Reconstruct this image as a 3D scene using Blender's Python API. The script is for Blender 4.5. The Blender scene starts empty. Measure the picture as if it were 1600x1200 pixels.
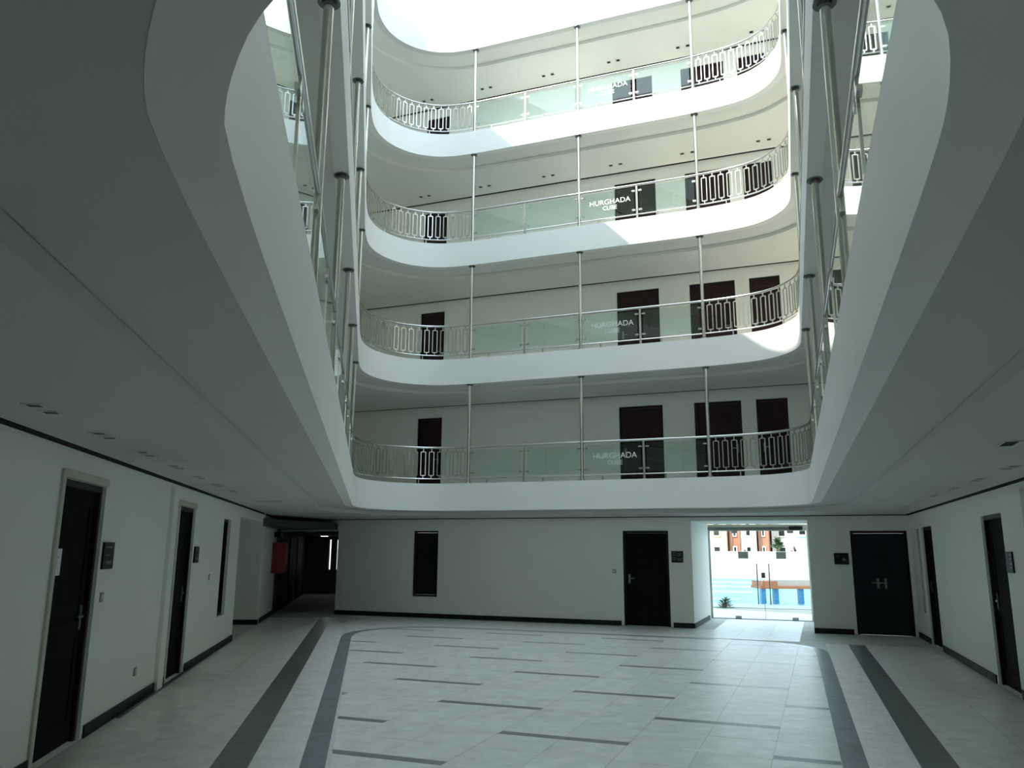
import bpy, bmesh, math, random
from mathutils import Vector, Matrix
from mathutils.geometry import delaunay_2d_cdt
random.seed(7)
sc = bpy.context.scene
COL = sc.collection

# ------------------------------------------------------------------ camera
cd = bpy.data.cameras.new('camera'); cam = bpy.data.objects.new('camera', cd); COL.objects.link(cam)
EYE, PITCH, ROLL, FOC = 1.6, 0.207764858, 0.00698447749, 1243.41772
_cp, _sp, _c, _s = math.cos(PITCH), math.sin(PITCH), math.cos(ROLL), math.sin(ROLL)
fw = Vector((0, _cp, _sp)); up0 = Vector((0, -_sp, _cp)); r0 = Vector((1, 0, 0))
rt = _c * r0 + _s * up0; upv = -_s * r0 + _c * up0
M = Matrix((rt, upv, -fw)).transposed().to_4x4(); M.translation = Vector((0, 0, EYE))
cam.matrix_world = M
cd.sensor_fit = 'HORIZONTAL'; cd.sensor_width = 36.0; cd.lens = FOC / 1600 * 36; cd.clip_start = 0.02; cd.clip_end = 500
sc.camera = cam

# ------------------------------------------------------------------ light
SUN_B, SUN_E = math.radians(50), math.radians(46)      # heading of the light, elevation
w = bpy.data.worlds.new('sky'); sc.world = w; w.use_nodes = True
nt = w.node_tree; bg = nt.nodes['Background']
sky = nt.nodes.new('ShaderNodeTexSky'); sky.sky_type = 'NISHITA'; sky.sun_disc = False
sky.sun_elevation = SUN_E; sky.sun_rotation = SUN_B + math.pi; sky.altitude = 10; sky.air_density = 1.0; sky.dust_density = 0.7
tint = nt.nodes.new('ShaderNodeMix'); tint.data_type = 'RGBA'; tint.blend_type = 'MULTIPLY'; tint.inputs['Factor'].default_value = 1.0
tint.inputs['B'].default_value = (1.0, 1.015, .94, 1)
haze = nt.nodes.new('ShaderNodeMix'); haze.data_type = 'RGBA'; haze.inputs['Factor'].default_value = 0.7
haze.inputs['B'].default_value = (2.2, 2.65, 3.0, 1)          # even veil of summer haze over the clear sky
nt.links.new(sky.outputs[0], haze.inputs['A']); nt.links.new(haze.outputs['Result'], tint.inputs['A']); nt.links.new(tint.outputs['Result'], bg.inputs[0]); bg.inputs[1].default_value = 0.34
sd = bpy.data.lights.new('sun', 'SUN'); sun = bpy.data.objects.new('sun', sd); COL.objects.link(sun)
sd.energy = 2.3; sd.angle = math.radians(0.53); sd.color = (1.0, 0.92, 0.79)
sun.location = (-20, -15, 30)
sun.rotation_euler = Vector((math.sin(SUN_B) * math.cos(SUN_E), math.cos(SUN_B) * math.cos(SUN_E), -math.sin(SUN_E))).to_track_quat('-Z', 'Y').to_euler()
sc.view_settings.view_transform = 'Standard'; sc.view_settings.look = 'None'
sc.view_settings.gamma = 1.0; sc.view_settings.use_curve_mapping = False
sc.view_settings.exposure = 1.63
sc.cycles.max_bounces = 18; sc.cycles.diffuse_bounces = 14; sc.cycles.glossy_bounces = 5
sc.cycles.transparent_max_bounces = 24; sc.cycles.caustics_reflective = False; sc.cycles.caustics_refractive = False

# ------------------------------------------------------------------ materials
MATS = {}
def mat(name, col, rough=0.6, metal=0.0, noise=0.0, scale=3.0, bump=0.0, bscale=60.0, rand=0.0, emit=None, spec=0.5, streak=None):
    m = bpy.data.materials.new(name); m.use_nodes = True; t = m.node_tree; b = t.nodes['Principled BSDF']
    b.inputs['Roughness'].default_value = rough; b.inputs['Metallic'].default_value = metal
    b.inputs['Specular IOR Level'].default_value = spec
    geo = t.nodes.new('ShaderNodeNewGeometry')
    def noise_node(sc_, det=4):
        n = t.nodes.new('ShaderNodeTexNoise'); n.inputs['Scale'].default_value = sc_; n.inputs['Detail'].default_value = det
        if streak:
            mp = t.nodes.new('ShaderNodeMapping'); mp.inputs['Scale'].default_value = streak
            t.links.new(geo.outputs['Position'], mp.inputs[0]); t.links.new(mp.outputs[0], n.inputs['Vector'])
        else:
            t.links.new(geo.outputs['Position'], n.inputs['Vector'])
        return n
    rgb = t.nodes.new('ShaderNodeMix'); rgb.data_type = 'RGBA'; rgb.blend_type = 'MULTIPLY'; rgb.inputs['Factor'].default_value = 1.0
    rgb.inputs['A'].default_value = (*col, 1)
    n = noise_node(scale)
    mr = t.nodes.new('ShaderNodeMapRange'); mr.inputs['From Min'].default_value = 0.3; mr.inputs['From Max'].default_value = 0.7
    mr.inputs['To Min'].default_value = 1 - noise; mr.inputs['To Max'].default_value = 1 + noise
    t.links.new(n.outputs[0], mr.inputs[0])
    last = mr.outputs[0]
    if rand:
        oi = t.nodes.new('ShaderNodeObjectInfo'); m2 = t.nodes.new('ShaderNodeMapRange')
        m2.inputs['To Min'].default_value = 1 - rand; m2.inputs['To Max'].default_value = 1 + rand
        t.links.new(oi.outputs['Random'], m2.inputs[0])
        mu = t.nodes.new('ShaderNodeMath'); mu.operation = 'MULTIPLY'
        t.links.new(last, mu.inputs[0]); t.links.new(m2.outputs[0], mu.inputs[1]); last = mu.outputs[0]
    t.links.new(last, rgb.inputs['B']); t.links.new(rgb.outputs['Result'], b.inputs['Base Color'])
    if bump:
        bp = t.nodes.new('ShaderNodeBump'); bp.inputs['Strength'].default_value = bump; bp.inputs['Distance'].default_value = 0.004
        n2 = noise_node(bscale, 3); t.links.new(n2.outputs[0], bp.inputs['Height']); t.links.new(bp.outputs[0], b.inputs['Normal'])
    if emit:
        b.inputs['Emission Color'].default_value = (*emit[0], 1); b.inputs['Emission Strength'].default_value = emit[1]
    MATS[name] = m; return m

def glass_mat(name, tint, rough=0.01):
    m = bpy.data.materials.new(name); m.use_nodes = True; t = m.node_tree; t.nodes.remove(t.nodes['Principled BSDF'])
    out = t.nodes['Material Output']
    geo = t.nodes.new('ShaderNodeNewGeometry'); fr = t.nodes.new('ShaderNodeFresnel')
    mr = t.nodes.new('ShaderNodeMapRange'); mr.inputs['To Min'].default_value = 1.5; mr.inputs['To Max'].default_value = 1 / 1.5
    t.links.new(geo.outputs['Backfacing'], mr.inputs[0]); t.links.new(mr.outputs[0], fr.inputs['IOR'])
    tr = t.nodes.new('ShaderNodeBsdfTransparent'); tr.inputs[0].default_value = (*tint, 1)
    gl = t.nodes.new('ShaderNodeBsdfAnisotropic'); gl.inputs['Roughness'].default_value = rough; gl.inputs[0].default_value = (.95, 1, .98, 1)
    mx = t.nodes.new('ShaderNodeMixShader'); t.links.new(fr.outputs[0], mx.inputs[0]); t.links.new(tr.outputs[0], mx.inputs[1]); t.links.new(gl.outputs[0], mx.inputs[2])
    t.links.new(mx.outputs[0], out.inputs[0]); MATS[name] = m; return m

WALL = mat('wall_paint', (.885, .885, .85), .65, noise=.015, scale=1.2, bump=.12, bscale=160)
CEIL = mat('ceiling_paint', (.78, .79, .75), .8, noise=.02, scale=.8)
CEILG = mat('ground_ceiling_shade', (.58, .59, .565), .8, noise=.02, scale=.8)  # same ceiling paint, darkened to carry the ground floor's shade
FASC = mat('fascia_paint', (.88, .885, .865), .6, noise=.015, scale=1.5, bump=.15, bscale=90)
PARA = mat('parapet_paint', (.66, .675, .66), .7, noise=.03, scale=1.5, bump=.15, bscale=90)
CASE = mat('casing_paint', (.58, .56, .47), .5, noise=.03)
GAP = mat('shadow_gap_black', (.02, .02, .018), .9)  # black for the painted gap shade and the vent slots
BASE = mat('baseboard_marble', (.014, .022, .021), .5, noise=.3, scale=9, spec=.15)
TILE = mat('light_marble_tile', (.76, .775, .74), .34, noise=.10, scale=5, rand=.035)
STRIP = mat('dark_strip_marble', (.20, .235, .235), .3, noise=.2, scale=8, rand=.1)
BAND = mat('green_band_marble', (.135, .17, .16), .28, noise=.22, scale=7, rand=.1)
BAND2 = mat('grey_band_marble', (.20, .235, .245), .28, noise=.2, scale=7, rand=.1)
GROUT = mat('tile_grout', (.62,.635,.61), .6, noise=.1)
STEEL = mat('brushed_steel', (.62, .62, .60), .22, 1.0, noise=.04, scale=20)
DSTEEL = mat('dark_steel', (.22, .22, .22), .35, 1.0)
WOOD = mat('dark_door_wood', (.034, .019, .020), .6, noise=.35, scale=5, spec=.12, streak=(9, 9, .7))
SLATE = mat('slate_door_laminate', (.012, .019, .024), .6, noise=.2, scale=5, spec=.15)
GWOOD = mat('shaded_door_wood', (.008, .0075, .008), .75, noise=.35, scale=5, spec=.06, streak=(9, 9, .7))  # door wood with the ground floor's shade put into its colour
FRAMEW = mat('door_frame_wood', (.014, .009, .008), .5, noise=.3, scale=6, spec=.25)
WGLASS = mat('dark_window_glass', (.004, .005, .006), .12)
BLACKP = mat('sign_black', (.008, .010, .011), .5, spec=.25)
WHITEP = mat('white_print', (.72, .74, .72), .6)
GREYP = mat('grey_print', (.16, .17, .17), .5)
PAPER = mat('paper', (.78, .80, .80), .8, noise=.03)
RED = mat('red_enamel', (.22, .006, .008), .4)
PLAST = mat('white_plastic', (.62, .63, .60), .4)
SOCK = mat('grey_socket', (.30, .31, .29), .5)
FROST = mat('lettering_white', (.85, .87, .86), .7)
GLASS = glass_mat('railing_glass', (.90, .965, .94))
DGLASS = glass_mat('door_glass', (.965, .985, .98))
WATER = mat('pool_water', (.02, .40, .60), .3, noise=.12, scale=1.2, bump=.15, bscale=3, spec=.15)
POOLT = mat('pool_step_tile', (.10, .45, .55), .3, noise=.08)
PAVE = mat('outdoor_paving', (.40, .37, .31), .8, noise=.1, scale=2)
COPE = mat('pool_coping', (.42, .46, .47), .6, noise=.08)
OWALL = mat('outdoor_white', (.56, .56, .53), .7, noise=.02)
SALM = mat('salmon_render', (.42, .17, .11), .8, noise=.08, scale=.6)
CREAM = mat('cream_render', (.50, .44, .30), .8, noise=.06, scale=.6)
ORANGE = mat('terracotta_top', (.50, .17, .07), .6, noise=.15, scale=4)
BLUET = mat('blue_mosaic', (.04, .25, .48), .35, noise=.25, scale=14)
LEAF = mat('leaf_green', (.06, .12, .03), .6, noise=.3, scale=8, rand=.25)
BARK = mat('palm_bark', (.13, .09, .06), .9, noise=.3, scale=10)
LAMPE = mat('corridor_lamp_glow', (.9, .9, .85), .5, emit=((1, .97, .9), 2.0))
SHADEW = mat('corridor_shade_colour', (.07, .08, .08), .7, noise=.05)  # wall paint darkened to stand for the unlit depth of the corridor
SOIL = mat('bed_soil', (.10, .08, .05), .95, noise=.3)

# ------------------------------------------------------------------ helpers
class MB:
    def __init__(s): s.v = []; s.f = []
    def add(s, vs, fs):
        o = len(s.v); s.v += [tuple(p) for p in vs]; s.f += [tuple(i + o for i in f) for f in fs]; return s
    def box(s, lo, hi, fr=None):
        x0, y0, z0 = lo; x1, y1, z1 = hi
        p = [(x0, y0, z0), (x1, y0, z0), (x1, y1, z0), (x0, y1, z0), (x0, y0, z1), (x1, y0, z1), (x1, y1, z1), (x0, y1, z1)]
        if fr: p = [fr(q) for q in p]
        return s.add(p, [(3, 2, 1, 0), (4, 5, 6, 7), (0, 1, 5, 4), (1, 2, 6, 5), (2, 3, 7, 6), (3, 0, 4, 7)])
    def prism(s, poly, z0, z1, holes=(), fr=None):
        loops = [list(poly)] + [list(h) for h in holes]
        pts = [p for L in loops for p in L]; n = len(pts)
        v = [(p[0], p[1], z0) for p in pts] + [(p[0], p[1], z1) for p in pts]
        f = []
        if not holes and len(poly) < 9:
            m = n; ar = sum(pts[i][0]*pts[(i+1) % m][1] - pts[(i+1) % m][0]*pts[i][1] for i in range(m))
            I = list(range(n)) if ar > 0 else list(range(n))[::-1]
            f += [tuple(i + n for i in I), tuple(I[::-1])]
        else:
            ed = []; o = 0
            for L in loops:
                ed += [(o + i, o + (i + 1) % len(L)) for i in range(len(L))]; o += len(L)
            R_ = delaunay_2d_cdt([Vector((p[0], p[1])) for p in pts], ed, [], 0, 1e-7, True)
            vid = [q[0] for q in R_[3]]
            def inside(x, y, L):
                c = False; m = len(L)
                for i in range(m):
                    (ax, ay), (bx, by) = L[i][:2], L[(i + 1) % m][:2]
                    if (ay > y) != (by > y) and x < (bx - ax) * (y - ay) / (by - ay) + ax: c = not c
                return c
            for tri in R_[2]:
                a, b, c = [vid[i] for i in tri]
                A, B, C = pts[a], pts[b], pts[c]; cx = (A[0]+B[0]+C[0]) / 3; cy = (A[1]+B[1]+C[1]) / 3
                if not inside(cx, cy, loops[0]) or any(inside(cx, cy, h) for h in loops[1:]): continue
                if (B[0]-A[0])*(C[1]-A[1]) - (B[1]-A[1])*(C[0]-A[0]) < 0: b, c = c, b
                f.append((a + n, b + n, c + n)); f.append((c, b, a))
        o = 0
        for k, L in enumerate(loops):
            m = len(L); area = sum(L[i][0]*L[(i+1) % m][1] - L[(i+1) % m][0]*L[i][1] for i in range(m))
            fwd = (area > 0) == (k == 0)
            for i in range(m):
                a, b = o + i, o + (i + 1) % m
                f.append((a, b, b + n, a + n) if fwd else (b, a, a + n, b + n))
            o += m
        if fr: v = [fr(p) for p in v]
        return s.add(v, f)
    def tube(s, pts, r, n=8, closed=False):
        pts = [Vector(p) for p in pts]; m = len(pts); rings = []
        for i, p in enumerate(pts):
            a = pts[i - 1] if (i or closed) else p; b = pts[(i + 1) % m] if (i < m - 1 or closed) else p
            d = (b - a).normalized(); ref = Vector((0, 0, 1)) if abs(d.z) < .9 else Vector((0, 1, 0))
            x = d.cross(ref).normalized(); y = x.cross(d)
            rings.append([p + r * (math.cos(2*math.pi*k/n) * x + math.sin(2*math.pi*k/n) * y) for k in range(n)])
        f = []
        for i in range(m if closed else m - 1):
            j = (i + 1) % m
            for k in range(n):
                l = (k + 1) % n; f.append((i*n+k, i*n+l, j*n+l, j*n+k))
        if not closed: f += [tuple(range(n))[::-1], tuple((m-1)*n + k for k in range(n))]
        return s.add([q for R in rings for q in R], f)
    def mesh(s, name, m, smooth=False):
        me = bpy.data.meshes.new(name); me.from_pydata(s.v, [], s.f); me.materials.append(m)
        bm = bmesh.new(); bm.from_mesh(me); bmesh.ops.recalc_face_normals(bm, faces=bm.faces); bm.to_mesh(me); bm.free()
        if smooth:
            for p in me.polygons: p.use_smooth = True
            me.set_sharp_from_angle(angle=math.radians(38))
        me.update(); return me
    def build(s, name, m, parent=None, smooth=False, loc=None, rz=0):
        o = bpy.data.objects.new(name, s.mesh(name, m, smooth)); COL.objects.link(o)
        if loc: o.location = loc
        if rz: o.rotation_euler.z = rz
        if parent: o.parent = parent
        return o
def inst(name, me, parent=None, loc=(0, 0, 0), rz=0):
    o = bpy.data.objects.new(name, me); COL.objects.link(o); o.location = loc; o.rotation_euler.z = rz
    if parent: o.parent = parent
    return o
def tag(o, label, cat, group=None, kind=None):
    if label: o['label'] = label
    if cat: o['category'] = cat
    if group: o['group'] = group
    if kind: o['kind'] = kind
    return o
def empty(name, loc=(0, 0, 0)):
    o = bpy.data.objects.new(name, None); COL.objects.link(o); o.location = loc; o.empty_display_size = .1; return o
def struct(o, label=None, cat=None): return tag(o, label, cat, kind='structure')
ORD = ['first', 'second', 'third', 'fourth', 'fifth', 'sixth', 'seventh', 'eighth', 'ninth', 'tenth']

class Wall:
    """vertical plane: origin P, direction d, viewer side n; s along, z up, depth q into the wall"""
    def __init__(w_, P, d, side):
        w_.P = Vector((*P, 0)); w_.d = Vector((*d, 0)).normalized(); w_.n = Vector((-w_.d.y, w_.d.x, 0)) * side
    def pt(w_, s, z, q=0): return w_.P + w_.d * s - w_.n * q + Vector((0, 0, z))
    def fr(w_, p): return w_.pt(p[0], p[2], p[1])            # local x=s, y=depth, z=z
    def xy(w_, s, q=0): p = w_.pt(s, 0, q); return (p.x, p.y)
    def box(w_, mb, s0, s1, z0, z1, q0, q1): return mb.box((s0, q0, z0), (s1, q1, z1), w_.fr)
    def panel(w_, mb, poly, holes, q0, q1):
        return mb.prism(poly, q0, q1, holes, lambda p: w_.pt(p[0], p[1], p[2]))
def rect(a, b, c, d): return [(a, c), (b, c), (b, d), (a, d)]

# ------------------------------------------------------------------ plan
K = 0.977
U = Vector((.934814, -.355138)); NF = Vector((.355138, .934814))
FAR = Wall((1.57343522, 18.91690866), U, -1)
LEFT = Wall((-3.67, 7.24), (-.17192, .98511), -1)
RIGHT = Wall((7.33, 14.07), (.31470, .94919), 1)
def base_z(k): return 1.6 + K * (2.5 - 1.6 + 2.91 * k)        # underside of the slab edge, level k
def top_z(k): return base_z(k) + .61 * K                       # top of its kerb
def floor_z(k): return base_z(k) + .39
H_TOP = base_z(4)
def isect(A, B):
    den = A.d.x * B.d.y - A.d.y * B.d.x; q = B.P - A.P
    return (q.x * B.d.y - q.y * B.d.x) / den
sLF = isect(LEFT, FAR); sFL = isect(FAR, LEFT); sRF = isect(RIGHT, FAR); sFR = isect(FAR, RIGHT)
sL0 = (-4 - 7.24) / .98511; sR0 = (-4 - 14.07) / .94919

ctrl = [(-.66, 1.66)]
ctrl += [(-.97 - .1747 * (y - 3.43), y) for y in (3.5, 5.5, 7.5, 9.5, 11.5, 13.5, 15.2)]
ctrl += [(-3.20, 16.15), (-3.25, 16.95), (-3.02, 17.62), (-2.5, 18.12), (-1.8, 18.29), (-1.1, 18.13)]
ctrl += [(-1.1 + 5.1 * t, 18.13 - 1.96 * t) for t in (.2, .4, .6, .8, 1.0)]
ctrl += [(4.93, 15.68), (5.26, 15.27), (5.40, 14.80), (5.385, 14.38)]
ctrl += [(1.65 + .348 * (y - 3.63), y) for y in (13.7, 12.5, 10.9, 8.9, 6.9, 4.9, 2.9, 1.75)]
ctrl += [(.868, 1.42), (.71, 1.15), (.45, .97), (.13, .92), (-.18, .97), (-.42, 1.17), (-.57, 1.42)]
def chaikin(P):
    Q = []
    for i in range(len(P)):
        a, b = P[i], P[(i + 1) % len(P)]
        Q += [(a[0]*.75 + b[0]*.25, a[1]*.75 + b[1]*.25), (a[0]*.25 + b[0]*.75, a[1]*.25 + b[1]*.75)]
    return Q
vc = [(x * K, y * K) for x, y in ctrl]
for _ in range(2): vc = chaikin(vc)
VOID = [Vector(p) for p in vc]; NV = len(VOID)
def vnorm(i):
    d = (VOID[(i + 1) % NV] - VOID[i - 1]).normalized(); return Vector((-d.y, d.x))
VN = [vnorm(i) for i in range(NV)]
def off(q): return [(VOID[i] + VN[i] * q) for i in range(NV)]
CUM = [0.0]
for i in range(NV): CUM.append(CUM[-1] + (VOID[(i + 1) % NV] - VOID[i]).length)
LEN = CUM[-1]
def at(s, q=0):
    s %= LEN
    lo = 0
    for i in range(NV):
        if CUM[i + 1] >= s: lo = i; break
    t = (s - CUM[lo]) / max(1e-9, CUM[lo + 1] - CUM[lo]); j = (lo + 1) % NV
    p = VOID[lo].lerp(VOID[j], t); nrm = VN[lo].lerp(VN[j], t).normalized()
    return p + nrm * q, Vector((nrm.y, -nrm.x))
def near(x, y):
    p = Vector((x * K, y * K)); best = (9e9, 0)
    for i in range(NV):
        a, b = VOID[i], VOID[(i + 1) % NV]; ab = b - a; t = max(0, min(1, (p - a).dot(ab) / ab.dot(ab)))
        dd = (a + ab * t - p).length
        if dd < best[0]: best = (dd, CUM[i] + t * ab.length)
    return best[1]
def path(s0, s1, q, step=.25):
    m = max(2, int(abs(s1 - s0) / step) + 1)
    return [at(s0 + (s1 - s0) * i / (m - 1), q)[0] for i in range(m)]

# ------------------------------------------------------------------ floor and tiles
E4 = 4.0
floor = MB().prism([(-10, -4.6), (9.5, -4.6), (11, 19), (7.9, 22.6), (-4, 34), (-9.5, 34)], -.25, -.004).build('floor', GROUT)
struct(floor, 'hall floor of light marble tiles with dark inlaid bands and strips', 'floor')
def fst(s, t): p = FAR.P + FAR.d * s + FAR.n * t; return (p.x, p.y)      # t = metres from the far wall
def clip(poly, convex):
    """poly clipped to a convex clockwise polygon"""
    for i in range(len(convex)):
        a, b = convex[i], convex[(i + 1) % len(convex)]; e = (b[0]-a[0], b[1]-a[1]); out = []
        side = lambda p: e[0]*(p[1]-a[1]) - e[1]*(p[0]-a[0])
        for k in range(len(poly)):
            p, q = poly[k], poly[(k + 1) % len(poly)]; sp, sq = side(p), side(q)
            if sp <= 1e-9: out.append(p)
            if (sp < -1e-9 and sq > 1e-9) or (sp > 1e-9 and sq < -1e-9):
                t = sp / (sp - sq); out.append((p[0] + t*(q[0]-p[0]), p[1] + t*(q[1]-p[1])))
        poly = out
        if len(poly) < 3: return []
    return poly
def area(p): return abs(sum(p[i][0]*p[(i+1) % len(p)][1] - p[(i+1) % len(p)][0]*p[i][1] for i in range(len(p)))) / 2
inner = off(-.105)[::2]; inner = [(p.x, p.y) for p in inner]
J = .0018
tile_n = 0
rest = MB()
def slab_piece(poly, m, name, z=0):
    global tile_n
    cx = sum(p[0] for p in poly) / len(poly); cy = sum(p[1] for p in poly) / len(poly)
    return MB().prism([(p[0]-cx, p[1]-cy) for p in poly], -.02, z).build(name, m, floor, loc=(cx, cy, 0))
SW = .06
full_tile = {}
for k in range(-2, 16):
    for c in range(-9, 10):
        s0, t0 = .07 + 1.18 * c, 4.0 + 1.178 * k
        dark = (c + k) % 2 == 0
        pc = clip([fst(s0+J, t0-SW+J), fst(s0+1.18-J, t0-SW+J), fst(s0+1.18-J, t0+SW-J), fst(s0+J, t0+SW-J)], inner)
        if pc and area(pc) > .004:
            if max(p[1] for p in pc) > 5.6: slab_piece(pc, STRIP if dark else TILE, 'strip_tile')
            else: rest.prism(pc, -.02, 0)
        for i in range(2):
            for j in range(2):
                a0 = s0 + .59 * i; b0 = t0 + SW + (1.178 - 2*SW) / 2 * j; b1 = b0 + (1.178 - 2*SW) / 2
                pc = clip([fst(a0+J, b0+J), fst(a0+.59-J, b0+J), fst(a0+.59-J, b1-J), fst(a0+J, b1-J)], inner)
                if not pc or area(pc) < .004: continue
                if max(p[1] for p in pc) > 5.6: slab_piece(pc, TILE, 'tile', random.choice((0, 0, -.0006)))
                else: rest.prism(pc, -.02, 0)
tag(rest.build('near_tiles', TILE, floor), None, None, kind='stuff')
# inner band (under the edge of the void), one piece per 0.6 m
nb = int(LEN / .6)
for i in range(nb):
    s0, s1 = LEN * i / nb + .002, LEN * (i + 1) / nb - .002
    if max(at(s0)[0].y, at(s1)[0].y) < 5.2: continue
    q = path(s0, s1, -.1, .2); r = path(s0, s1, .09, .2)[::-1]
    slab_piece([(p.x, p.y) for p in q + r], BAND2, 'inner_band_tile')
# aisles: outer dark band and light tiles each side
def aisle(dv, edge, wall_w, a0, a1, nm, sg):
    # edge(a) -> point on the void edge line at distance a along W.d ; w outward
    mb = MB(); dv = Vector((*dv, 0)).normalized(); inw = Vector((-dv.y, dv.x, 0)) * sg
    cols = [(.09, .47, 0), (.47, .75, 1), (.75, (.75 + wall_w) / 2, 0), ((.75 + wall_w) / 2, wall_w, 0)]
    a = a0; kk = 0
    while a < a1:
        for w0, w1, dk in cols:
            P = [edge + dv * (a + J) + inw * (w0 + J), edge + dv * (a + .6 - J) + inw * (w0 + J),
                 edge + dv * (a + .6 - J) + inw * (w1 - J), edge + dv * (a + J) + inw * (w1 - J)]
            P = [(p.x, p.y) for p in P]
            if dk: slab_piece(P, BAND, 'band_tile')
            else: mb.prism(P, -.02, 0)
        a += .6
    tag(mb.build(nm, TILE, floor), None, None, kind='stuff')
eL = Vector((-.363 - .1747 * 5.0, 5.0, 0)); aisle((-.1747, 1), eL, 1.99, 0, 15.3, 'left_aisle_tiles', 1)
eR = Vector((.378 + .348 * 5.0, 5.0, 0)); aisle((.348, 1), eR, 1.95, 0, 10.5, 'right_aisle_tiles', -1)
# tiles along the far wall and in the glazed recess
mb = MB()
for i in range(-11, 10):
    for j in range(-5, 4):
        s0, t0 = .07 + .59 * i, .1 + .6 * j
        if t0 < 0 and not (2.7 < s0 < 4.7) : continue
        P = [fst(s0+J, t0+J), fst(s0+.59-J, t0+J), fst(s0+.59-J, t0+.6-J), fst(s0+J, t0+.6-J)]
        c = Vector((sum(p[0] for p in P) / 4, sum(p[1] for p in P) / 4))
        dmin = min((c - v).length for v in VOID)
        wl = (Vector((*c, 0)) - eL).dot(-LEFT.n); wr = (Vector((*c, 0)) - eR).dot(-RIGHT.n)
        if dmin < .42 or wl > .1 or wr > -.1 or clip(P, inner): continue
        mb.prism(P, -.02, 0)
tag(mb.build('far_aisle_tiles', TILE, floor), None, None, kind='stuff')

# ------------------------------------------------------------------ walls
TH = .22
door_no = 0; win_no = 0
GROUND_L_END = 7.85
doorsL = [(-1.01, .04), (2.93, 3.92)]; winL = (6.17, 6.86, .53, 2.11)
h_l = [rect(a, b, -.0 + .001, 2.15) for a, b in doorsL] + [rect(*winL)]
m_ = MB()
LEFT.panel(m_, [(sL0, 0), (GROUND_L_END, 0), (GROUND_L_END, 2.2), (sLF, 2.2), (sLF, H_TOP), (sL0, H_TOP)], h_l, 0, TH)
struct(m_.build('wall_left', WALL), 'long white wall on the left with two dark doors and a slit window', 'wall')
doorsR = [(.07, 1.11), (-4.68, -3.64)]; winR = (1.42, 1.70, .53, 2.09)
m_ = MB()
RIGHT.panel(m_, rect(sR0, sRF, 0, H_TOP), [rect(a, b, .001, 2.1) for a, b in doorsR] + [rect(*winR)], 0, TH)
struct(m_.build('wall_right', WALL), 'long white wall on the right with two dark doors', 'wall')
fd = (1.05, 2.09); winF = (-4.31, -3.62, .5, 2.1); dd = (5.86, 6.93)
NOTCH = (2.60, 5.04)
updoors = [(-4.30, -3.60), (1.03, 2.06), (2.78, 3.82), (4.14, 4.81)]
hol = [rect(*fd, .001, 2.09), rect(*winF), rect(*dd, .001, 2.08)]
for k in range(4):
    for a, b in updoors: hol.append(rect(a, b, floor_z(k) + .001, floor_z(k) + 2.10))
poly = [(-6.52, 0), (NOTCH[0], 0), (NOTCH[0], 2.3), (NOTCH[1], 2.3), (NOTCH[1], 0), (sFR, 0), (sFR, H_TOP), (sFL, H_TOP), (sFL, 2.42), (-9.0, 2.42), (-9.0, 2.1), (-6.52, 2.1)]
m_ = MB(); FAR.panel(m_, poly, hol, 0, TH)
struct(m_.build('wall_far', WALL), 'tall white far wall rising through all gallery levels', 'wall')
m_ = MB(); BACKW = Wall((-3.0, -4.05), (1, 0), 1)
BACKW.panel(m_, [(0, 0), (6, 0), (6, H_TOP), (0, H_TOP)], [rect(1.35, 4.3, floor_z(k) + .05, floor_z(k) + 2.25) for k in range(4)], 0, .25)  # unseen gallery openings, added to let daylight onto the far fascias
bk = m_.build('wall_back', WALL)
struct(bk, 'white wall behind the viewer with openings added to light the gallery levels', 'wall')
# recess and corridor at the left end
CORR = Wall((-5.57, 18.15), (-.17192, .98511), -1)
FR_END = FAR.pt(-6.52, 0); COR2 = Wall((FR_END.x, FR_END.y), (-.17192, .98511), 1)
RC = Wall((-8.6, 18.02), (.99905, .0429), -1)
m_ = MB(); RC.box(m_, 0, 3.03, 0, 2.46, 0, .2)
struct(m_.build('wall_recess', WALL), 'short white wall facing the hall beside the dark corridor', 'wall')
m_ = MB(); CORR.box(m_, .2, 2.9, 0, 2.46, 0, .2)
struct(m_.build('wall_corridor_mouth', WALL), 'white wall turning into the corridor beside the red cabinet', 'wall')
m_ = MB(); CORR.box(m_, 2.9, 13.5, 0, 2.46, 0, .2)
struct(m_.build('wall_corridor_left', SHADEW), 'shade-coloured corridor wall running away behind the red cabinet', 'wall')
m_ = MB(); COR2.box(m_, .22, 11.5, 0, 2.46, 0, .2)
struct(m_.build('wall_corridor_right', SHADEW), 'shade-coloured wall on the right side of the corridor', 'wall')
ce = Wall(CORR.xy(13.2), (1, -.17), -1)
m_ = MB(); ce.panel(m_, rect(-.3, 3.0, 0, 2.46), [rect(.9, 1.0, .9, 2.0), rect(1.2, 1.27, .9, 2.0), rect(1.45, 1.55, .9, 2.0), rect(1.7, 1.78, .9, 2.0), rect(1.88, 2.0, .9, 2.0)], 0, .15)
struct(m_.build('wall_corridor_end', SHADEW), 'end wall of the dark corridor with narrow slit openings', 'wall')
le = LEFT.pt(GROUND_L_END, 0)
m_ = MB().box((-8.8, le.y - .9, 0), (-8.6, 18.2, 2.46)).box((-8.6, le.y - .9, 0), (le.x - .2, le.y - .7, 2.46))
struct(m_.build('wall_recess_side', WALL), 'white side wall hidden inside the left recess', 'wall')
cp = [CORR.xy(-.0, 0), CORR.xy(13.5, 0), COR2.xy(11.5, 0), COR2.xy(.05, 0)]
struct(MB().prism(cp, 2.13, 2.30).build('ceiling_corridor', SHADEW), 'low flat ceiling over the dark corridor', 'ceiling')
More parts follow.
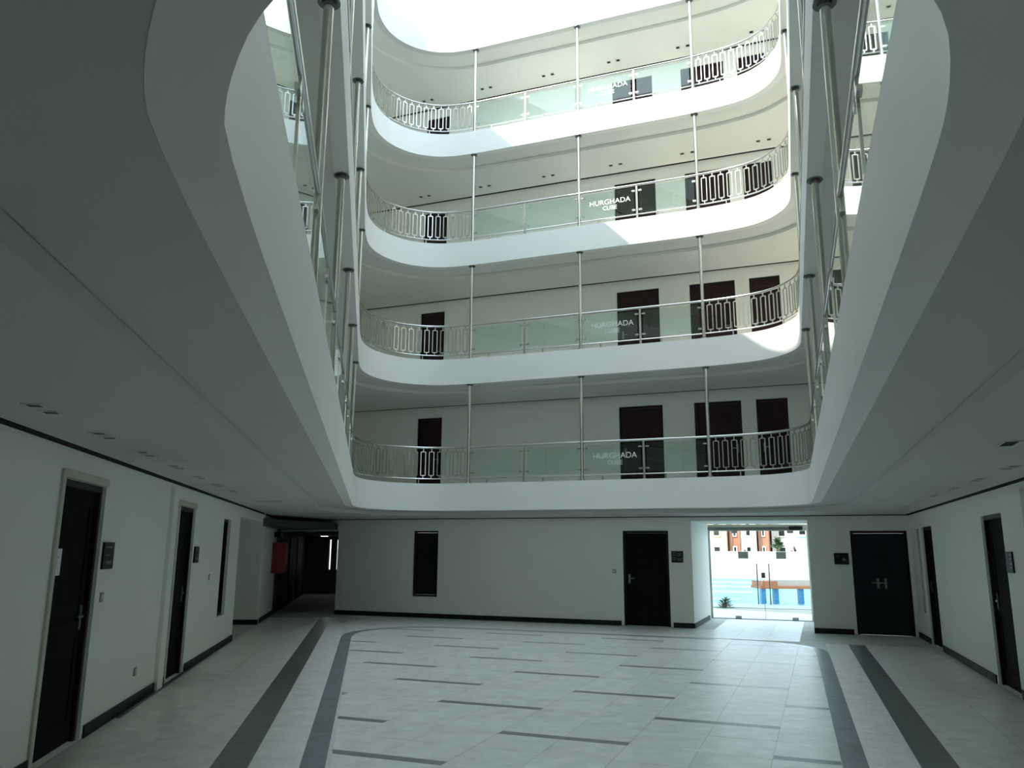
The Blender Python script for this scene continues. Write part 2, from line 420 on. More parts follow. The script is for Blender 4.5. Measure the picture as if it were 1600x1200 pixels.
# return walls of the glazed recess
for s_, sg, nm in ((NOTCH[0], -1, 'left'), (NOTCH[1], 1, 'right')):
    a, b = sorted((s_, s_ + sg * .2)); m_ = MB()
    FAR.box(m_, a, b, 0, 2.46, TH, 2.9)
    struct(m_.build('wall_entrance_' + nm, WALL), 'white side wall of the recess on the %s of the glass doors' % nm, 'wall')
m_ = MB(); FAR.box(m_, NOTCH[0] - .2, NOTCH[1] + .2, 2.32, 2.46, TH, 2.9)
struct(m_.build('ceiling_entrance', CEIL), 'flat ceiling in the recess in front of the glass doors', 'ceiling')

# baseboards
def baseboard(W, spans, nm, lab, q=0):
    m_ = MB()
    for a, b in spans: W.box(m_, a, b, 0, .105, q - .016, q)
    struct(m_.build('baseboard_' + nm, BASE), lab, 'baseboard')
baseboard(LEFT, [(sL0, -1.08), (.11, 2.86), (3.99, GROUND_L_END)], 'left', 'dark green marble baseboard along the left wall')
baseboard(RIGHT, [(sR0, -4.75), (-3.57, 0.0), (1.18, sRF)], 'right', 'dark green marble baseboard along the right wall')
baseboard(FAR, [(-6.52, fd[0] - .06), (fd[1] + .06, NOTCH[0])], 'far', 'dark marble baseboard along the far wall')
baseboard(FAR, [(NOTCH[1], dd[0] - .06)], 'far_right', 'dark marble baseboard between the glass doors and the wide dark door')
baseboard(RC, [(0.4, 3.03)], 'recess', 'dark marble baseboard of the short wall by the corridor')
baseboard(CORR, [(0, 13)], 'corridor_left', 'dark marble baseboard on the left side of the corridor')
# (entrance recess)
EW = Wall(FAR.xy(NOTCH[0], 0), (FAR.n.x * -1, FAR.n.y * -1), -1)
m_ = MB(); FAR.box(m_, NOTCH[0], NOTCH[0] + .016, 0, .1, .0, 2.6)
struct(m_.build('baseboard_entrance', BASE), 'dark marble baseboard inside the glazed recess', 'baseboard')

# ------------------------------------------------------------------ doors and windows
def door(W, s0, s1, z0, h, label, casing=False, double=False, transom=True, side=1, open_gap=False):
    global door_no; door_no += 1
    r = empty('door_%d' % door_no, W.pt((s0 + s1) / 2, z0, .05)); inv = Matrix.Translation(-r.location)
    def put(mb, n, m, par=None):
        o = mb.build(n, m); o.data.transform(inv); o.parent = r
        return o
    g = .004; f = .055
    m_ = MB(); W.box(m_, s0+g, s0+f, z0+g, z0+h-g, .03, .16); W.box(m_, s1-f, s1-g, z0+g, z0+h-g, .03, .16); W.box(m_, s0+f, s1-f, z0+h-f, z0+h-g, .03, .16)
    put(m_, 'frame', FRAMEW)
    if casing:
        m_ = MB(); c = .06
        W.box(m_, s0-c, s0, z0, z0+h+c, -.02, -.001); W.box(m_, s0, s1 + .004, z0+h, z0+h+c, -.02, -.001)
        put(m_, 'casing', CASE)['label'] = 'beige casing'
    ztop = z0 + h - f
    leaves = [(s0+f, (s0+s1)/2), ((s0+s1)/2, s1-f)] if double else [(s0+f, s1-f)]
    for (a, b) in leaves:
        a += .0005; b -= .0005
        m_ = MB(); W.box(m_, a, b, z0+.008, ztop-.004, .075, .115)
        # raised stiles and rails leave two sunk panels
        wv = b - a; st = .11
        W.box(m_, a, a+st, z0+.008, ztop-.004, .067, .076); W.box(m_, b-st, b, z0+.008, ztop-.004, .067, .076)
        for za, zb in ((z0+.008, z0+.2), (z0+.86, z0+1.0), (ztop-.15, ztop-.004)): W.box(m_, a+st, b-st, za, zb, .067, .076)
        lf = put(m_, 'door_leaf', WOOD if z0 > 1 else SLATE if double else GWOOD)
        m_ = MB(); hx = (b - .07) if side > 0 else (a + .07)
        if double: hx = b - .07 if (a, b)[0] < (s0+s1)/2 - .1 and b < (s0+s1)/2 + .01 else a + .07
        W.box(m_, hx-.022, hx+.022, z0+.92, z0+1.12, .058, .068)
        W.box(m_, min(hx, hx - side*.12), max(hx, hx - side*.12), z0+1.02, z0+1.04, .035, .05); W.box(m_, hx-.01, hx+.01, z0+1.015, z0+1.045, .045, .06)
        hd = put(m_, 'door_handle', DSTEEL)
    if double: put(W.box(MB(), (s0+s1)/2 - .012, (s0+s1)/2 + .012, z0+.008, ztop-.004, .06, .067), 'meeting_stile', FRAMEW)
    struct(r, label, 'door'); return r
def window(W, s0, s1, z0, z1, label):
    global win_no; win_no += 1
    r = empty('window_%d' % win_no, W.pt((s0 + s1) / 2, z0, .05)); inv = Matrix.Translation(-r.location)
    m_ = MB(); f = .045; g = .003
    W.box(m_, s0+g, s0+f, z0+g, z1-g, .05, .14); W.box(m_, s1-f, s1-g, z0+g, z1-g, .05, .14)
    W.box(m_, s0+f, s1-f, z0+g, z0+f, .05, .14); W.box(m_, s0+f, s1-f, z1-f, z1-g, .05, .14)
    for n, mb, mm in (('window_frame', m_, FRAMEW), ('pane', W.box(MB(), s0+f+.002, s1-f-.002, z0+f+.002, z1-f-.002, .085, .1), WGLASS)):
        o = mb.build(n, mm); o.data.transform(inv); o.parent = r
    struct(r, label, 'window'); return r
door(LEFT, *doorsL[0], 0, 2.15, 'nearest dark door in the left wall, with a white paper notice', True, side=1)
door(LEFT, *doorsL[1], 0, 2.15, 'dark door in the left wall beside the projecting pilaster', True, side=1)
window(LEFT, *winL, 'slit window at the far end of the left wall')
door(RIGHT, *doorsR[0], 0, 2.1, 'farther dark door in the right wall near the corner', side=1)
door(RIGHT, *doorsR[1], 0, 2.1, 'nearest dark door in the right wall at the picture edge', side=1)
window(RIGHT, *winR, 'narrow slit window in the right wall beside the corner')
door(FAR, *fd, 0, 2.09, 'dark door on the ground floor in the far wall left of the glass doors', side=-1)
door(FAR, *dd, 0, 2.08, 'wide dark double door right of the glass doors', double=True)
window(FAR, *winF, 'dark slit window in the ground floor far wall')
WHERE = ['leftmost', 'second from left', 'third from left', 'rightmost']
for k in range(4):
    for i, (a, b) in enumerate(updoors):
        door(FAR, a, b, floor_z(k), 2.10, 'dark brown door on the %s gallery, %s in the far wall' % (ORD[k], WHERE[i]), side=-1 if i % 2 else 1)

# ------------------------------------------------------------------ slabs, fascias and ceilings
def outline(q, qf):
    A = LEFT.pt(sL0 - .0, 0, q); B = LEFT.pt(sLF, 0, q); C = RIGHT.pt(sRF, 0, q); D = RIGHT.pt(sR0, 0, q)
    A.y = D.y = -4.0 - max(q, 0) if q > 0 else -4.0 - q
    if qf != 0:
        B = B - FAR.n * qf; C = C - FAR.n * qf
    return [(p.x, p.y) for p in (A, B, C, D)]
def wall_poly(inset):
    """room outline inset from the walls"""
    L2 = Wall(LEFT.xy(0, -inset), (LEFT.d.x, LEFT.d.y), -1); R2 = Wall(RIGHT.xy(0, -inset), (RIGHT.d.x, RIGHT.d.y), 1); F2 = Wall(FAR.xy(0, -inset), (FAR.d.x, FAR.d.y), -1)
    b = L2.pt(isect(L2, F2), 0); c = R2.pt(isect(R2, F2), 0)
    yb = -4.05 + inset
    a = L2.pt((yb - L2.P.y) / L2.d.y, 0); d = R2.pt((yb - R2.P.y) / R2.d.y, 0)
    return [(p.x, p.y) for p in (a, b, c, d)]
OUT = outline(.25, 3.1)
OUT0 = [OUT[0], (-9.0, 14.0), (-9.2, 24.5), OUT[1], OUT[2], OUT[3]]
vl = [(p.x, p.y) for p in off(0)]; v15 = [(p.x, p.y) for p in off(.15)]; v65 = [(p.x, p.y) for p in off(.64)]
for k in range(5):
    b = base_z(k); t = top_z(k) if k < 4 else 15.0
    ol = OUT if k else OUT0
    nm = ['first', 'second', 'third', 'fourth'][k] + ' gallery' if k < 4 else 'roof'
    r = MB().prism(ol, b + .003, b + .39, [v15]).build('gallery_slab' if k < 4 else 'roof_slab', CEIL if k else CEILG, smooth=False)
    struct(r, 'white %s slab around the rounded triangular void' % nm, 'floor slab')
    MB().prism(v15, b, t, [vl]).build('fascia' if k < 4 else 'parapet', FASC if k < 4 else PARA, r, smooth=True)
    cz = b - .08
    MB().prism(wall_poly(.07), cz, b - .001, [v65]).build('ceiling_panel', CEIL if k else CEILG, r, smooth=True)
    # black strip on the wall tops, painted in for the ceiling gap's shade
    MB().prism(wall_poly(.004), cz - (.002 if k else .016), b - .012, [wall_poly(.016)]).build('gap_shade_strip', GAP, r)
# ------------------------------------------------------------------ poles
PL = [(-.97 - .1747 * (y - 3.43), y) for y in (2.2, 4.98, 7.65, 10.48, 13.24)] + [(-3.18, 16.0)]
PF = [(-1.0, 18.09), (1.5, 17.13), (4.02, 16.16)]
PR = [(1.65 + .348 * (y - 3.63), y) for y in (13.32, 10.61, 7.69, 4.97, 2.2)]
sPL = [near(*p) for p in PL]; sPL = [s - LEN if s > LEN * .8 else s for s in sPL]; sPF = [near(*p) for p in PF]; sPR = [near(*p) for p in PR]
hh = base_z(1) - top_z(0)
shaft = MB().tube([(0, 0, .012), (0, 0, hh - .012)], .036, 12).mesh('shaft', STEEL, True)
flange = MB().tube([(0, 0, 0), (0, 0, .012)], .075, 14).tube([(0, 0, .012), (0, 0, .03)], .05, 14).mesh('base_flange', STEEL)
cap = MB().tube([(0, 0, -.012), (0, 0, -.0005)], .08, 14).tube([(0, 0, -.035), (0, 0, -.012)], .052, 14).mesh('top_flange', DSTEEL)
for k in range(4):
    for grp, sl, desc in (('left', sPL, 'along the left edge, %s from the near end'), ('far', sPF, 'on the far edge, %s from the left'), ('right', sPR[::-1], 'along the right edge, %s from the near end')):
        for i, s_ in enumerate(sl):
            p, _ = at(s_, .075)
            r = empty('steel_pole', (p.x, p.y, top_z(k)))
            inst('shaft', shaft, r); inst('base_flange', flange, r); inst('top_flange', cap, r, (0, 0, hh))
            tag(r, 'brushed steel pole on the %s gallery %s' % (ORD[k], desc % ORD[i]), 'pole', 'steel poles of the galleries')

# ------------------------------------------------------------------ railings
RZ, BZ = .81, .112
picket = MB()
hw, zb, zt, br = .052, .185, .715, .0095
for sx in (-hw, hw): picket.box((sx - br, -br, zb), (sx + br, br, zt))
for z in (zb, zt): picket.box((-hw + br, -br, z - br), (hw - br, br, z + br))
picket.box((-br, -br, BZ), (br, br, zb - br)); picket.box((-br, -br, zt + br), (br, br, RZ))
PICK = picket.mesh('picket_frame', STEEL)
stub = MB().tube([(0, 0, 0), (0, 0, BZ)], .014, 8).mesh('rail_stub', STEEL)
post = MB().box((-.02, -.014, 0), (.02, .014, RZ - .02)).box((-.045, -.045, 0), (.045, .045, .01)).mesh('post', STEEL)
clipm = MB().box((-.036, -.02, -.015), (.036, .02, .015)).mesh('glass_clip', STEEL)
def add_glass(root, s0, s1, text=False):
    p0, t0 = at(s0, .075); p1, _ = at(s1, .075); c = (p0 + p1) / 2; d = (p1 - p0); L = d.length; ang = math.atan2(d.y, d.x)
    g = MB().box((-L/2 + .07, -.006, .155), (L/2 - .07, .006, .745)).build('glass_panel', GLASS, root, loc=(c.x, c.y, 0), rz=ang)
    for sx in (-1, 1):
        for z in (.225, .675): inst('glass_clip', clipm, g, (sx * (L/2 - .075), 0, z))
    if text:
        for line, z, size in (('HURGHADA', .45, .168), ('CUBE', .315, .135)):
            cu = bpy.data.curves.new('lettering', 'FONT'); cu.body = line; cu.size = size; cu.align_x = 'CENTER'; cu.extrude = .001
            tmp = bpy.data.objects.new('tmp', cu); COL.objects.link(tmp)
            me = bpy.data.meshes.new_from_object(tmp.evaluated_get(bpy.context.evaluated_depsgraph_get()))
            bpy.data.objects.remove(tmp); me.materials.clear(); me.materials.append(FROST)
            # letters face the void (-normal side)
            o = bpy.data.objects.new('lettering', me); COL.objects.link(o); o.parent = g
            o.location = (.05, -.0085, z); o.rotation_euler = (math.pi / 2, 0, 0)
            o['label'] = 'white lettering on the glass'
def railing(k, s0, s1, poles, glass_spans, pick_spans, label, name):
    p0, _ = at((s0 + s1) / 2)
    z = top_z(k)
    r = empty(name, (0, 0, z)); 
    MB().tube([(p.x, p.y, RZ) for p in path(s0, s1, .075)], .026, 10).build('handrail', STEEL, r, True)
    MB().tube([(p.x, p.y, BZ) for p in path(s0, s1, .075)], .014, 8).build('bottom_rail', STEEL, r, True)
    for a, b, txt in glass_spans:
        m = (a + b) / 2
        p, t = at(m, .075); inst('post', post, r, (p.x, p.y, 0), math.atan2(t.y, t.x))
        add_glass(r, a, m, False); add_glass(r, m, b, False) if not txt else None
        if txt:                                      # lettering stands on the panel right after the centre pole
            pass
        for q in ((a * 2 + m) / 3, (m * 2 + b) / 3):
            p, t = at(q, .075); inst('rail_stub', stub, r, (p.x, p.y, 0))
    for a, b in pick_spans:
        n = max(2, round((b - a) / .178))
        for i in range(n):
            p, t = at(a + (b - a) * (i + .5) / n, .075); inst('picket_frame', PICK, r, (p.x, p.y, 0), math.atan2(t.y, t.x))
            if i % 6 == 3:
                p, t = at(a + (b - a) * i / n, .075); inst('rail_stub', stub, r, (p.x, p.y, 0))
    tag(r, label, 'railing', 'gallery railings'); return r
for k in range(4):
    z = top_z(k)
    r = railing(k, sPL[5], sPR[0], sPF, [(sPF[0], sPF[1], 0)], [(sPL[5] + .05, sPF[0] - .05), (sPF[2] + .05, sPR[0] - .05)],
                'steel and glass railing across the far side of the %s gallery, with barred curved ends' % ORD[k], 'gallery_railing')
    m = (sPF[1] + sPF[2]) / 2; p, t = at(m, .075); inst('post', post, r, (p.x, p.y, 0), math.atan2(t.y, t.x))
    add_glass(r, sPF[1], m, True); add_glass(r, m, sPF[2])
    for q in ((sPF[1] * 2 + m) / 3, (m * 2 + sPF[2]) / 3):
        p, t = at(q, .075); inst('rail_stub', stub, r, (p.x, p.y, 0))
    railing(k, sPL[0] - .6, sPL[5] - .03, sPL, [(sPL[i], sPL[i + 1], 0) for i in range(5)], [],
            'straight glass railing along the left side of the %s gallery' % ORD[k], 'gallery_railing')
    railing(k, sPR[0] + .03, sPR[4] + .6, sPR, [(sPR[i], sPR[i + 1], 0) for i in range(4)], [],
            'straight glass railing along the right side of the %s gallery' % ORD[k], 'gallery_railing')

# ------------------------------------------------------------------ recessed lights
trim = MB().prism(rect(-.055, .055, -.055, .055), -.006, 0, [rect(-.04, .04, -.04, .04)]).mesh('trim_ring', PLAST)
cup = MB().box((-.04, -.04, -.004), (.04, .04, -.0005)).mesh('lamp', BLACKP)
def twin(x, y, z, ang, label, grp):
    r = empty('twin_downlight', (x, y, z)); r.rotation_euler.z = ang
    for sx in (-.12, .12):
        t = inst('trim_ring', trim, r, (sx, 0, 0)); inst('lamp', cup, t)
    tag(r, label, 'ceiling light', grp)
for k in range(3, 5):
    for i in range(6):
        x, y = fst(-4.03 + 1.74 * i, .5)
        twin(x, y, base_z(k) - .08, math.atan2(U.y, U.x), 'twin spotlights in the ceiling above the %s gallery, %s from left' % (ORD[k - 1], ORD[i]), 'twin spotlights above the far gallery')
for i in range(7):
    p = LEFT.pt(-2.78 + 1.12 * i, 0, -.46)
    twin(p.x, p.y, base_z(0) - .08, math.atan2(LEFT.d.y, LEFT.d.x), 'twin spotlights in the ceiling by the left wall, %s from the near end' % ORD[i], 'twin spotlights along the left wall')
for i in range(6):
    p = RIGHT.pt(-7.2 + 1.3 * i, 0, -.46)
    twin(p.x, p.y, base_z(0) - .08, math.atan2(RIGHT.d.y, RIGHT.d.x), 'twin spotlights in the ceiling by the right wall, %s from the near end' % ORD[i], 'twin spotlights along the right wall')

# ------------------------------------------------------------------ ground floor furnishings
def wall_thing(name, W, s, z, q, parts, label, cat, group=None):
    r = empty(name, W.pt(s, z, q)); inv = Matrix.Translation(-r.location)
    for n, mb, m in parts:
        o = mb.build(n, m); o.data.transform(inv); o.parent = r
    return tag(r, label, cat, group)
def sign(W, s0, s1, z0, z1, style, label):
    m1 = W.box(MB(), s0, s1, z0, z1, -.02, -.001); m2 = MB(); w_ = s1 - s0; h_ = z1 - z0
    def bar(a, b, c, d): W.box(m2, s0 + a * w_, s0 + b * w_, z0 + c * h_, z0 + d * h_, -.0225, -.02)
    if style == 0:
        for c in (.22, .38, .62, .82): bar(.06, .42, c, c + .07)
        for i in range(4):
            a = .5 + .1 * i; bar(a, a + .045, .15, .4); bar(a + (.03 if i % 2 else 0), a + .045 + (.03 if i % 2 else 0), .55, .85)
        bar(.92, .97, .05, .5)
    elif style == 1:
        bar(.55, .78, .3, .5); bar(.6, .72, .5, .56); bar(.85, .9, .2, .34); bar(.15, .4, .72, .76)
    else:
        bar(.2, .75, .78, .84); bar(.2, .6, .5, .54); bar(.25, .8, .2, .3)
    wall_thing('room_sign', W, s0, z0, 0, [('plate', m1, BLACKP), ('markings', m2, GREYP)], label, 'sign', 'black room signs')
sign(FAR, 2.15, 2.41, 1.39, 1.64, 0, 'black room sign with pale markings beside the far ground floor door')
sign(FAR, 5.52, 5.80, 1.39, 1.62, 1, 'black room sign left of the wide dark double door')
sign(LEFT, .10, .39, 1.42, 1.66, 2, 'black room sign beside the nearest left door')
sign(LEFT, 4.0, 4.27, 1.42, 1.64, 2, 'black room sign beside the second left door')
sign(RIGHT, -5.02, -4.75, 1.40, 1.64, 0, 'black room sign beside the nearest right door')
# paper notice on the first door leaf
m1 = LEFT.box(MB(), -.93, -.69, 1.39, 1.60, .060, .062); m2 = MB()
for z in (1.555, 1.53, 1.48, 1.455, 1.43): LEFT.box(m2, -.90, -.74 - .03 * (z * 100 % 3), z, z + .008, .0590, .0599)
wall_thing('paper_notice', LEFT, -.8, 1.39, .06, [('sheet', m1, PAPER), ('print', m2, GREYP)], 'white paper notice taped to the nearest left door', 'notice')
def plate(W, s, z, label):
    wall_thing('socket_plate', W, s, z, 0, [('cover', W.box(MB(), s, s + .085, z, z + .085, -.010, -.0005), SOCK), ('insert', W.box(MB(), s + .02, s + .065, z + .02, z + .065, -.013, -.010), PLAST)], label, 'socket', 'wall sockets and switches')
plate(LEFT, .17, 1.13, 'light switch on the left wall below the near room sign')
plate(LEFT, 1.55, .30, 'low wall socket on the left wall before the pilaster')
plate(FAR, .80, 1.14, 'light switch left of the far ground floor door')
plate(LEFT, 5.2, 1.15, 'light switch between the second left door and slit window')
# shallow pilaster casings
m_ = LEFT.box(MB(), 2.43, 2.68, .0, 2.30, -.045, -.0005); struct(m_.build('trim_1', WALL), 'shallow white pilaster beside the second left door', 'trim')
m_ = RIGHT.box(MB(), -5.75, -5.45, .0, 2.30, -.045, -.0005); struct(m_.build('trim_2', WALL), 'shallow white pilaster beyond the nearest right door', 'trim')
# metal strip lying on the floor and two scraps
m_ = MB()
a0 = Vector((-3.765, 8.2, 0)); a1 = Vector((-4.70, 13.3, 0))
dr = (a1 - a0).normalized(); nr = Vector((-dr.y, dr.x, 0))
def on(p): return a0 + dr * p[0] + nr * p[1] + Vector((0, 0, p[2]))
m_.box((0, 0, 0), ((a1 - a0).length, .035, .004), on).box((0, 0, .004), ((a1 - a0).length, .004, .02), on).box((0, .031, .004), ((a1 - a0).length, .035, .02), on)
tag(m_.build('metal_channel', DSTEEL), 'thin dark metal channel lying on the floor along the left wall', 'metal strip')
for i, (x, y) in enumerate(((-4.50, 13.1), (-4.42, 12.0))):
    m_ = MB().prism([(0, 0), (.16, .03), (.14, .12), (.02, .1)], .001, .005)
    tag(m_.build('paper_scrap', PAPER, loc=(x, y, 0), rz=i * .6), ['pale scrap on the floor at the far end of the left wall', 'pale scrap on the floor below the slit window'][i], 'scrap')
# fire cabinet
s0, s1, z0, z1 = 2.1, 2.8, 1.04, 1.78
wall_thing('fire_hose_cabinet', CORR, s0, z0, 0, [('cabinet_body', CORR.box(MB(), s0, s1, z0, z1, -.30, -.001), RED), ('cabinet_door', CORR.box(MB(), s0 + .03, s1 - .03, z0 + .03, z1 - .03, -.315, -.3), RED),
    ('latch', CORR.box(MB(), s0 + .06, s0 + .1, z0 + .33, z0 + .42, -.325, -.315), DSTEEL)], 'red fire hose cabinet on the wall by the dark corridor', 'cabinet')
wall_thing('emergency_lamp', CORR, 2.3, 1.95, 0, [('housing', CORR.box(MB(), 2.3, 2.75, 1.92, 2.05, -.16, -.001), BLACKP), ('lens', CORR.box(MB(), 2.33, 2.72, 1.94, 2.03, -.165, -.16), DSTEEL)], 'small dark wall lamp above the red cabinet', 'lamp')
# corridor fittings
for i in range(4):
    p = CORR.pt(4.5 + 2.3 * i, 2.128, -.75)
    r = empty('corridor_lamp', p); MB().prism(rect(-.14, .14, -.14, .14), -.02, 0).build('lamp_housing', PLAST, r); MB().box((-.11, -.11, -.026), (.11, .11, -.0205)).build('diffuser', LAMPE if i == 3 else PLAST, r)
    tag(r, 'small square ceiling lamp in the dark corridor, %s from the hall' % ORD[i], 'ceiling light', 'corridor ceiling lamps')
for i in range(4):
    m_ = MB(); a = 1.6 + 2.4 * i
    COR2.box(m_, a, a + .07, 0, 2.0, -.03, -.001); COR2.box(m_, a + .97, a + 1.04, 0, 2.0, -.03, -.001); COR2.box(m_, a + .07, a + .97, 1.93, 2.0, -.03, -.001)
    door_no += 1
    r = m_.build('door_%d' % door_no, FRAMEW); COR2.box(MB(), a + .07, a + .97, .005, 1.93, -.018, -.001).build('door_leaf', WOOD, r)
    struct(r, 'dark door on the right side of the dim corridor, %s from the hall' % ORD[i], 'door')
for i in range(3):
    m_ = MB(); a = 4.0 + 2.6 * i
    CORR.box(m_, a, a + .07, 0, 2.0, -.03, -.001); CORR.box(m_, a + .97, a + 1.04, 0, 2.0, -.03, -.001); CORR.box(m_, a + .07, a + .97, 1.93, 2.0, -.03, -.001)
    door_no += 1
    r = m_.build('door_%d' % door_no, FRAMEW); CORR.box(MB(), a + .07, a + .97, .005, 1.93, -.018, -.001).build('door_leaf', WOOD, r)
    struct(r, 'dark door on the left side of the dim corridor, %s from the hall' % ORD[i], 'door')
# ceiling vents
def vent(x, y, ang, L, label):
    r = empty('ceiling_vent', (x, y, base_z(0) - .08)); r.rotation_euler.z = ang
    MB().prism(rect(-L/2, L/2, -.06, .06), -.008, -.0005, [rect(-L/2 + .015, L/2 - .015, -.045, .045)]).build('vent_frame', PLAST, r)
    MB().box((-L/2 + .015, -.045, -.004), (L/2 - .015, .045, -.0005)).build('vent_slot', GAP, r)
    tag(r, label, 'vent')
vent(-4.05, 13.42, -.1, .42, 'small slot vent in the ceiling near the far end of the left wall')
vent(3.62, 5.75, 1.2, .3, 'small dark vent in the ceiling near the right wall')

# ------------------------------------------------------------------ glass entrance
GW = Wall((5.1246, 20.9749), U, -1)
door_no += 1
r = empty('door_%d' % door_no, GW.pt(1.2, 0)); inv = Matrix.Translation(-r.location)
def gput(mb, n, m, par=None):
    o = mb.build(n, m); o.data.transform(inv); o.parent = r; return o
m_ = MB(); GW.box(m_, -.08, .03, 0, 2.32, -.05, .05); GW.box(m_, 2.38, 2.5, 0, 2.32, -.05, .05); GW.box(m_, .03, 2.38, 2.16, 2.32, -.05, .05)
gput(m_, 'frame', CASE)['label'] = 'pale metal frame'
gput(GW.box(MB(), -.05, 2.3, 2.19, 2.25, -.12, -.05), 'track_rail', DSTEEL)
gl = [(.035, .56), (.575, 1.295), (1.305, 2.075), (2.09, 2.375)]
names = ['side_light', 'glass_leaf', 'glass_leaf', 'side_light']
for (a, b), nme in zip(gl, names):
    g = gput(GW.box(MB(), a, b, .012, 2.15, -.006, .006), nme, DGLASS)
    if nme == 'glass_leaf':
        hx = b - .14 if a < 1 else a + .14
        hb = gput(MB().tube([GW.pt(hx, .36, -.06), GW.pt(hx, 1.35, -.06)], .016, 8).tube([GW.pt(hx, .45, -.06), GW.pt(hx, .45, -.006)], .010, 6).tube([GW.pt(hx, 1.25, -.06), GW.pt(hx, 1.25, -.006)], .010, 6), 'pull_handle', DSTEEL)
        m_ = MB(); e = b if a < 1 else a; o_ = a if a < 1 else b
        sg = 1 if a > 1 else -1
        for (c, z0, z1) in ((o_, .0, .07), (o_, 2.09, 2.158)): GW.box(m_, min(c, c - sg * .15), max(c, c - sg * .15), z0 + .012, z1, -.02, .02)
        gput(m_, 'patch_fitting', STEEL)
        sx = (.71, .96) if a < 1 else (1.63, 1.87)
        gput(GW.box(MB(), sx[0], sx[1], 1.47, 1.645, -.009, -.0065), 'sticker', SOCK)['label'] = 'grey sticker on the glass'
gput(GW.box(MB(), 1.296, 1.304, .012, 2.15, -.008, .008), 'edge_seal', DSTEEL)
gput(GW.box(MB(), 1.25, 1.345, 1.0, 1.13, -.025, .025), 'lock', DSTEEL)
gput(GW.box(MB(), 1.98, 2.30, 2.18, 2.27, -.17, -.121), 'door_closer', BLACKP)
struct(r, 'frameless double glass entrance doors looking out to the pool', 'door')
m_ = GW.box(MB(), -.1, 2.55, .0, .012, -.12, .12); struct(m_.build('trim_3', DSTEEL), 'metal threshold under the glass doors', 'trim')
# facade beside the glass doors seen only from outside
for nm, a, b in (('left', -14.0, -.08), ('right', 2.5, 8.0)):
    m_ = MB(); GW.box(m_, a, b, 0, base_z(0), .0, .2) if nm == 'right' else GW.box(m_, -5.5, b, 0, base_z(0), .0, .2)
    struct(m_.build('wall_facade_' + nm, WALL), 'outer facade wall on the %s of the glass doors' % nm, 'wall')

# ------------------------------------------------------------------ outdoors
def o_st(s, t): p = GW.P + GW.d * s - GW.n * t; return (p.x, p.y)
def OB(mb, s0, s1, t0, t1, z0, z1): return mb.box((s0, t0, z0), (s1, t1, z1), lambda p: GW.pt(p[0], p[2], p[1]))
struct(OB(MB(), -25, 70, .2, 110, -.4, -.02).build('ground', PAVE), 'pale sunlit paving around the pool', 'ground')
struct(MB().box((-30, -40, -.4), (30, -4.3, -.02)).build('unseen_paving', PAVE), 'unseen sunlit paving added behind the building', 'ground')  # out of view, added to bounce sunlight in from behind
pool = OB(MB(), -14, 22, 6.4, 33, -.3, -.012).build('swimming_pool', WATER); struct(pool, 'turquoise swimming pool beyond the glass doors', 'pool')
m_ = OB(MB(), -14, 24, 4.4, 6.4, -.3, .0); m_.build('coping', COPE, pool)
m_ = OB(MB(), -14, 22, 33, 33.6, -.3, .06); m_.build('far_coping', COPE, pool)
for i in range(4):
    OB(MB(), -14, -.1, 8.0 + 5.5 * i, 9.6 + 6.2 * i, -.2, -.006).build('pool_step', POOLT, pool)
# pool bar with terracotta top and blue legs
C0 = Vector((8.2, 26.72, 0)); CDv = Vector((1, .03, 0)).normalized()
def cb(p): q = C0 + CDv * p[0] + Vector((-CDv.y, CDv.x, 0)) * p[1]; return Vector((q.x, q.y, p[2]))
r = empty('pool_bar', C0); inv = Matrix.Translation(-C0)
def cput(mb, n, m):
    o = mb.build(n, m); o.data.transform(inv); o.parent = r; return o
cput(MB().box((-.05, 0, .47), (3.6, 1.0, .56), cb), 'counter_edge', ORANGE)['label'] = 'terracotta edge'
cput(MB().box((.0, -.03, .5), (.5, 1.05, .72), cb), 'corner_block', ORANGE)
cput(MB().box((.55, .6, .56), (3.6, 1.05, .74), cb), 'back_rail', OWALL)
for x in (.0, .42, 1.25, 1.75, 2.6): cput(MB().box((x, .1, 0), (x + .15, .3, .468), cb), 'leg', BLUET)
tag(r, 'low pool bar with terracotta top and blue legs at the water edge', 'pool bar')
struct(OB(MB(), -40, 70, 42, 42.4, -.02, 1.75).build('garden_wall', OWALL), 'long white boundary wall behind the pool', 'wall')
def building(s0, s1, t0, h, m, label, cols):
    r = OB(MB(), s0, s1, t0, t0 + 8, -.02, h).build('apartment_house', m)
    n = cols
    for i in range(n):
        a = s0 + (s1 - s0) * (i + .3) / n; b = a + (s1 - s0) / n * .4
        for z in (1.0, 3.2, 5.6):
            if z + 1.4 > h: continue
            f = OB(MB(), a, b, t0 - .12, t0 - .005, z, z + 1.3).build('window', PLAST, r); OB(MB(), a + .12, b - .12, t0 - .15, t0 - .121, z + .12, z + 1.18).build('pane', WGLASS, f)
    OB(MB(), s0 - .05, s1 + .05, t0 - .25, t0 + 8.2, h, h + .3).build('roof_edge', OWALL, r)
    tag(r, label, 'building')
building(-9.5, -5.75, 60, 6.2, CREAM, 'cream apartment house behind the pool wall, leftmost', 2)
building(-5.6, -4.55, 61, 6.4, SALM, 'narrow salmon house next to the cream apartment house', 1)
building(-4.4, -3.0, 60, 5.6, OWALL, 'white apartment house between two salmon ones behind the pool', 1)
building(-2.85, -1.9, 61, 6.4, SALM, 'salmon house seen behind the gap between the glass doors', 1)
building(-1.7, 6.0, 63, 5.2, OWALL, 'wide white apartment house on the right behind the pool wall', 4)
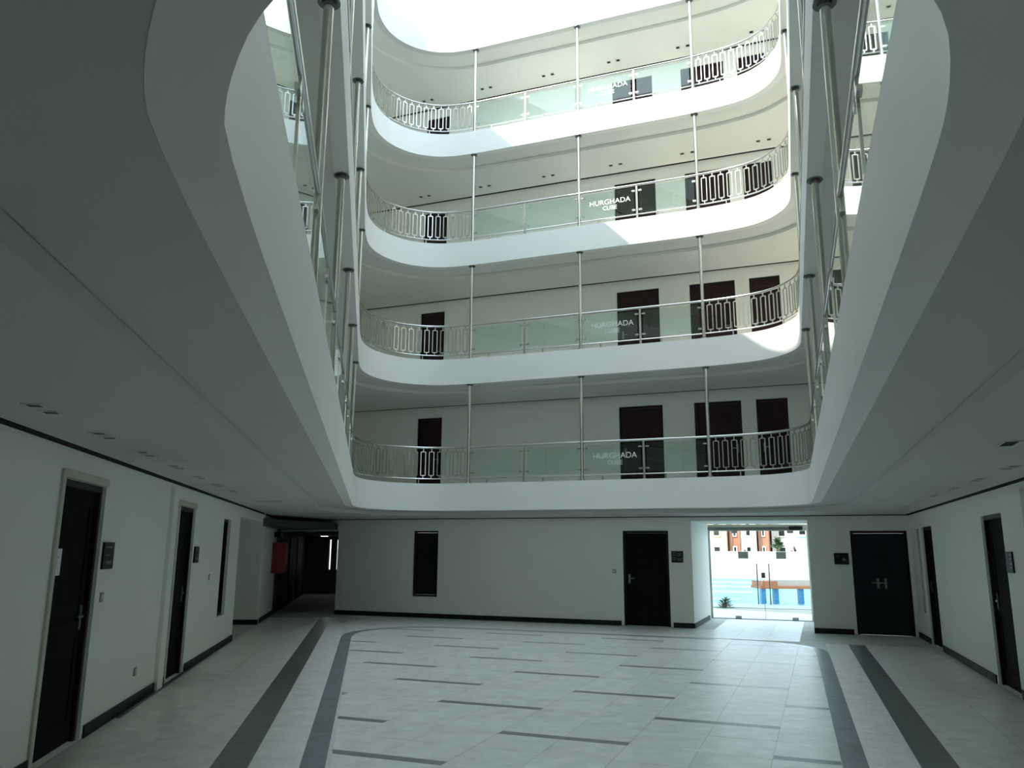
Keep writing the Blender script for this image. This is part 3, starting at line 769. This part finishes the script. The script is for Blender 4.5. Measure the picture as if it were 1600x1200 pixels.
# shrub by the door, trees by the wall
def shrub(x, y, rad, n, h, label, name, cat, trunk=0.0):
    r = empty(name, (x, y, 0)); mb = MB()
    for i in range(n):
        a = random.uniform(0, 6.28); e = random.uniform(.1, 1.3); rr = rad * random.uniform(.3, 1)
        c = Vector((math.cos(a) * math.cos(e) * rr, math.sin(a) * math.cos(e) * rr, trunk + math.sin(e) * h * random.uniform(.4, 1)))
        d = Vector((math.cos(a), math.sin(a), .6)).normalized(); sd_ = d.cross(Vector((0, 0, 1))).normalized(); L = rad * .35
        mb.add([c - d * L, c + sd_ * L * .22, c + d * L + Vector((0, 0, -L * .3)), c - sd_ * L * .22, c + Vector((0, 0, .02 * L))], [(0, 1, 4), (1, 2, 4), (2, 3, 4), (3, 0, 4)])
    tag(mb.build('foliage', LEAF, r), None, None)
    MB().tube([(0, 0, 0), (0.02, 0, max(trunk, h * .4))], .04 if trunk < 1 else .14, 7).build('stem', BARK, r)
    tag(r, label, cat)
p = GW.pt(-.12, 0, 4.2); shrub(p.x, p.y, .30, 160, .34, 'low green shrub outside the left edge of the glass doors', 'shrub', 'shrub')
for i, (s_, t_, rr, hh_, tr, lb) in enumerate(((-2.75, 44, .3, .45, 1.5, 'tiny round bush above the pool wall left of the glass door gap'), (-.45, 47, .8, 1.0, 2.0, 'small tree behind the pool wall right of the glass door gap'), (.85, 45, .55, 1.5, 1.0, 'olive green tree behind the pool wall near the right door edge'))):
    p = GW.pt(s_, 0, t_); shrub(p.x, p.y, rr, 200, hh_, lb, 'tree', 'tree', tr)
p = GW.pt(-1.95, 0, 34.4)
r = empty('pool_shower', (p.x, p.y, -.02)); MB().tube([(0, 0, 0), (0, 0, 1.05)], .06, 8).build('column', PLAST, r); MB().box((-.14, -.14, 0), (.14, .14, .1)).build('foot', COPE, r)
tag(r, 'slim white shower post on the far pool edge', 'post')
p = GW.pt(1.6, 0, 34.8)
r = empty('round_column', (p.x, p.y, -.02)); MB().tube([(0, 0, .1), (0, 0, 2.7)], .33, 20).build('shaft', OWALL, r, True); MB().tube([(0, 0, 0), (0, 0, .1)], .42, 20).build('foot', COPE, r)
MB().tube([(0, 0, 2.7), (0, 0, 2.85)], .42, 20).build('head', OWALL, r)
tag(r, 'thick round white column beyond the pool at the right door edge', 'column')
